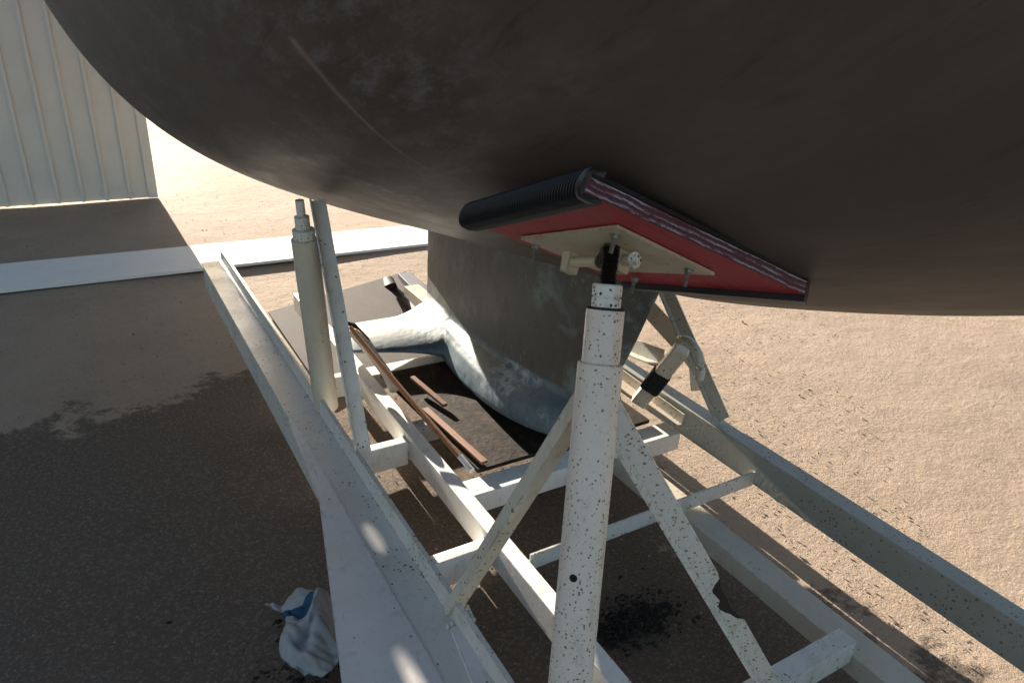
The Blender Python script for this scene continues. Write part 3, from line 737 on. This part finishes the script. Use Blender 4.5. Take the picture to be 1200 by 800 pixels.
tb('cross_beam', (1.454, 2.18, .16), (1.665, 2.18, .16), .06, .08, M['oldbrace'])
tb('cross_beam', (1.454, 1.88, .15), (1.665, 1.88, .15), .05, .06, M['cream'])
bm = B(); ring_ = [atx(806, 400, 1.60) + Vector((0, -math.cos(a) * .075, math.sin(a) * .085 - .085)) for a in np.linspace(-.2, 2.1, 16)]
path_tube(bm, ring_, .016, 12); obj('curved_hook', bm, M['oldbrace'], sf)
# ------------------------------------------------------------------ loose things
# bronze coloured pole across the cross beams
p0, p1 = atz(411, 384, .40), atz(553, 551, .245)
pole = empty('pole', p1, 'long thin orange-brown wooden pole with a pale tip leaning over the cross beams', 'pole')
dv = (p1 - p0).normalized()
bm = B(); path_tube(bm, [p0 + dv * (p1 - p0).length * t + Vector((0, 0, -.006 * math.sin(math.pi * t))) for t in np.linspace(0, .92, 12)], .0092, 16); obj('shaft', bm, M['pole'], pole)
bm = B(); path_tube(bm, [p0 + dv * (p1 - p0).length * t for t in (.92, .95, 1.0)], [.0093, .0095, .0095], 16); obj('ferrule', bm, M['frame2'], pole)
def slat(a, b, wd, th, label, zz=.23):
    bm = B(); beam(bm, a, b, wd, th, bev=.002)
    for v in bm.verts: v.co.z += .004 * math.sin(v.co.y * 9)
    tag(obj('wood_slat', bm, M['slat']), label, 'wood slat', 'loose brown wood slats')
slat(atz(498, 478, .235), atz(568, 543, .232), .024, .010, 'longer brown wood slat lying right beside the thin pole')
slat(atz(483, 443, .245), atz(522, 474, .235), .020, .012, 'shorter brown wood slat lying close to the keel wing')
# dark timber sheet below the bulb
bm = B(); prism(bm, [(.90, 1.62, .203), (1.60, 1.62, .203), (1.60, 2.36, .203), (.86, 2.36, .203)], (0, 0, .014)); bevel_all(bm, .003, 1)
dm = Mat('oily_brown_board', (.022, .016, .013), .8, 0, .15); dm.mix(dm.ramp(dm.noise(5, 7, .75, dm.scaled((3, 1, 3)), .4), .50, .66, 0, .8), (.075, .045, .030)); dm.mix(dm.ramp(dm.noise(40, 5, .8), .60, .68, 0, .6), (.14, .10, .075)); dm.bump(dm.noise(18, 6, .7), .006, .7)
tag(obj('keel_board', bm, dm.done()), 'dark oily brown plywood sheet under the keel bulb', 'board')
bm = B(); beam(bm, (1.16, 1.75, .20 + .0), (1.16, 2.7, .20), .09, .02, bev=.003)
bm.free()
# white kerb beam and pinkish yard beyond
bm = B(); prism(bm, [(-6.0, 4.58, .0), (5.6, 4.47, .0), (5.6, 4.97, .0), (-6.0, 5.08, .0)], (0, 0, .018)); bevel_all(bm, .006, 2)
tag(obj('kerb_slab', bm, M['whiteboard']), 'long flat white concrete slab shining in the sun behind the boat', 'kerb')
# flat sheet painted grey as a ground shadow, strap and blue-grey bar on it
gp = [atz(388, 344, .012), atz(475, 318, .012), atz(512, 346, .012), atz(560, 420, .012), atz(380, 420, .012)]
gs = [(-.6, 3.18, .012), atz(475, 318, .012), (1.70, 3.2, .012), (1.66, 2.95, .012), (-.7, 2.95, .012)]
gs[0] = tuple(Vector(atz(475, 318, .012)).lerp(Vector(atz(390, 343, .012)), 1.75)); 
bm = B(); prism(bm, [Vector(p) for p in (gs[0], gs[1], gs[2], gs[3], (gs[0][0], 2.6, .012))], (0, 0, -.010)); tag(obj('shadow_sheet', bm, M['shadow_grey']), 'flat dull grey sheet standing for a shadow on the ground beyond the keel wing', 'sheet')
a_, b_ = atz(456, 326, .10), atz(492, 368, .03)
bm = B(); path_tube(bm, [atz(455, 323, .11), atz(457, 330, .10), atz(462, 338, .05), atz(478, 352, .035), atz(496, 372, .03)], [.030, .036, .026, .03, .03], 14)
for v in bm.verts: v.co.z = .018 + (v.co.z - .018) * .75
tag(obj('black_strap', bm, M['blackstrap']), 'black rolled strap lying on the painted grey shadow', 'strap')
bm = B(); beam(bm, atz(474, 322, .035), atz(510, 358, .035), .085, .03, bev=.004); tag(obj('metal_bar', bm, M['bluebeam']), 'blue-grey metal bar beside the black strap on the painted grey shadow', 'bar')
# bent pipe and black strap at the pole's upper end
pts = [atz(*p) for p in ((404, 392, .33), (408, 388, .36), (416, 391, .37), (426, 402, .34), (440, 420, .29), (452, 436, .25), (462, 455, .235))]
bm = B(); path_tube(bm, pts, .020, 16); tag(obj('bent_pipe', bm, M['cream']), 'short bent cream pipe hooked over the rail next to the pole', 'pipe')
pts = [atz(*p) for p in ((397, 374, .36), (404, 377, .37), (414, 382, .36), (424, 392, .33), (432, 398, .28))]
bm = B(); path_tube(bm, pts, [.006, .012, .014, .012, .006], 10); tag(obj('rubber_cord', bm, M['blackstrap']), 'black rubber cord looped at the top end of the pole', 'cord')
# rag beside the side plate
def rag():
    bm = B(); n = 60; g = {}; c = atz(366, 728, .05); L = .20
    for i in range(n + 1):
        for j in range(n + 1):
            u, v = i / n - .5, j / n - .5; r = math.hypot(u, v)
            z = .012 + .06 * max(0, 1 - 3.2 * r * r) * (1 + .35 * math.sin(9 * u + 4 * v) + .25 * math.sin(17 * v - 6 * u)) + .006 * abs(math.sin(13 * u + 5 * math.sin(5 * v))) + .005 * abs(math.sin(21 * v + 4 * math.sin(7 * u)))
            g[i, j] = bm.verts.new((c.x + u * .15 + .02 * math.sin(8 * v), c.y + v * .28 + .015 * math.sin(9 * u), max(.006, z)))
    for i in range(n):
        for j in range(n):
            f = bm.faces.new((g[i, j], g[i + 1, j], g[i + 1, j + 1], g[i, j + 1])); f.material_index = 1 if 41 <= j <= 47 else 0
    bmesh.ops.solidify(bm, geom=list(bm.faces), thickness=.004)
    tag(obj('rag', bm, [M['cloth'], M['bluecloth']], sharp=80), 'crumpled white rag with a blue band on the ground left of the side plate', 'rag')
rag()
# black debris on the ground: clumps of torn flakes
def debris(name, cx, cy, sx, sy, cnt, label):
    bm = B()
    for k in range(cnt):
        x, y = cx + rng.normal(0, sx), cy + rng.normal(0, sy); s = .0015 + .010 * rng.random() ** 3; a = rng.random() * 6.28
        z0 = .004 + abs(rng.normal(0, .006)); m = 5; vs = []
        tx, ty = rng.normal(0, .5, 2)
        for i in range(m):
            b = a + 6.28 * i / m; r = s * (.5 + rng.random()); u, v = math.cos(b) * r, math.sin(b) * r * .6; vs.append(bm.verts.new((x + u, y + v, z0 + u * tx * .6 + v * ty * .6)))
        top = bm.verts.new((x, y, z0 + s * .5))
        for i in range(m): bm.faces.new((vs[i], vs[(i + 1) % m], top))
    tag(obj(name, bm, M['debris'], smooth=False), label, None, kind='stuff')
c = atz(752, 722, 0); debris('black_flakes', c.x, c.y, .06, .045, 900, 'black flakes scattered on the ground below the broken brace')
c = atz(720, 742, 0); debris('black_flakes', c.x, c.y, .04, .03, 450, 'small heap of black flakes beside the post foot')
c = atz(372, 800, 0); debris('black_flakes', c.x - .03, c.y - .08, .06, .12, 700, 'black litter on the ground left of the side plate')
DBG = False
if DBG:
    for nm, p in (('A', A), ('B', Bc), ('C', Cc), ('D', D_), ('mid', (A + Bc + Cc + D_) / 4)):
        wp = WM[pad.name] @ (p + Vector((0, 0, TH + .01))); h = bvh.ray_cast(wp - n_ * .5, n_)
        print('DBG', nm, wp, 'gap', (h[0] - wp).dot(n_), h[1])
    print('DBG target n', n_)
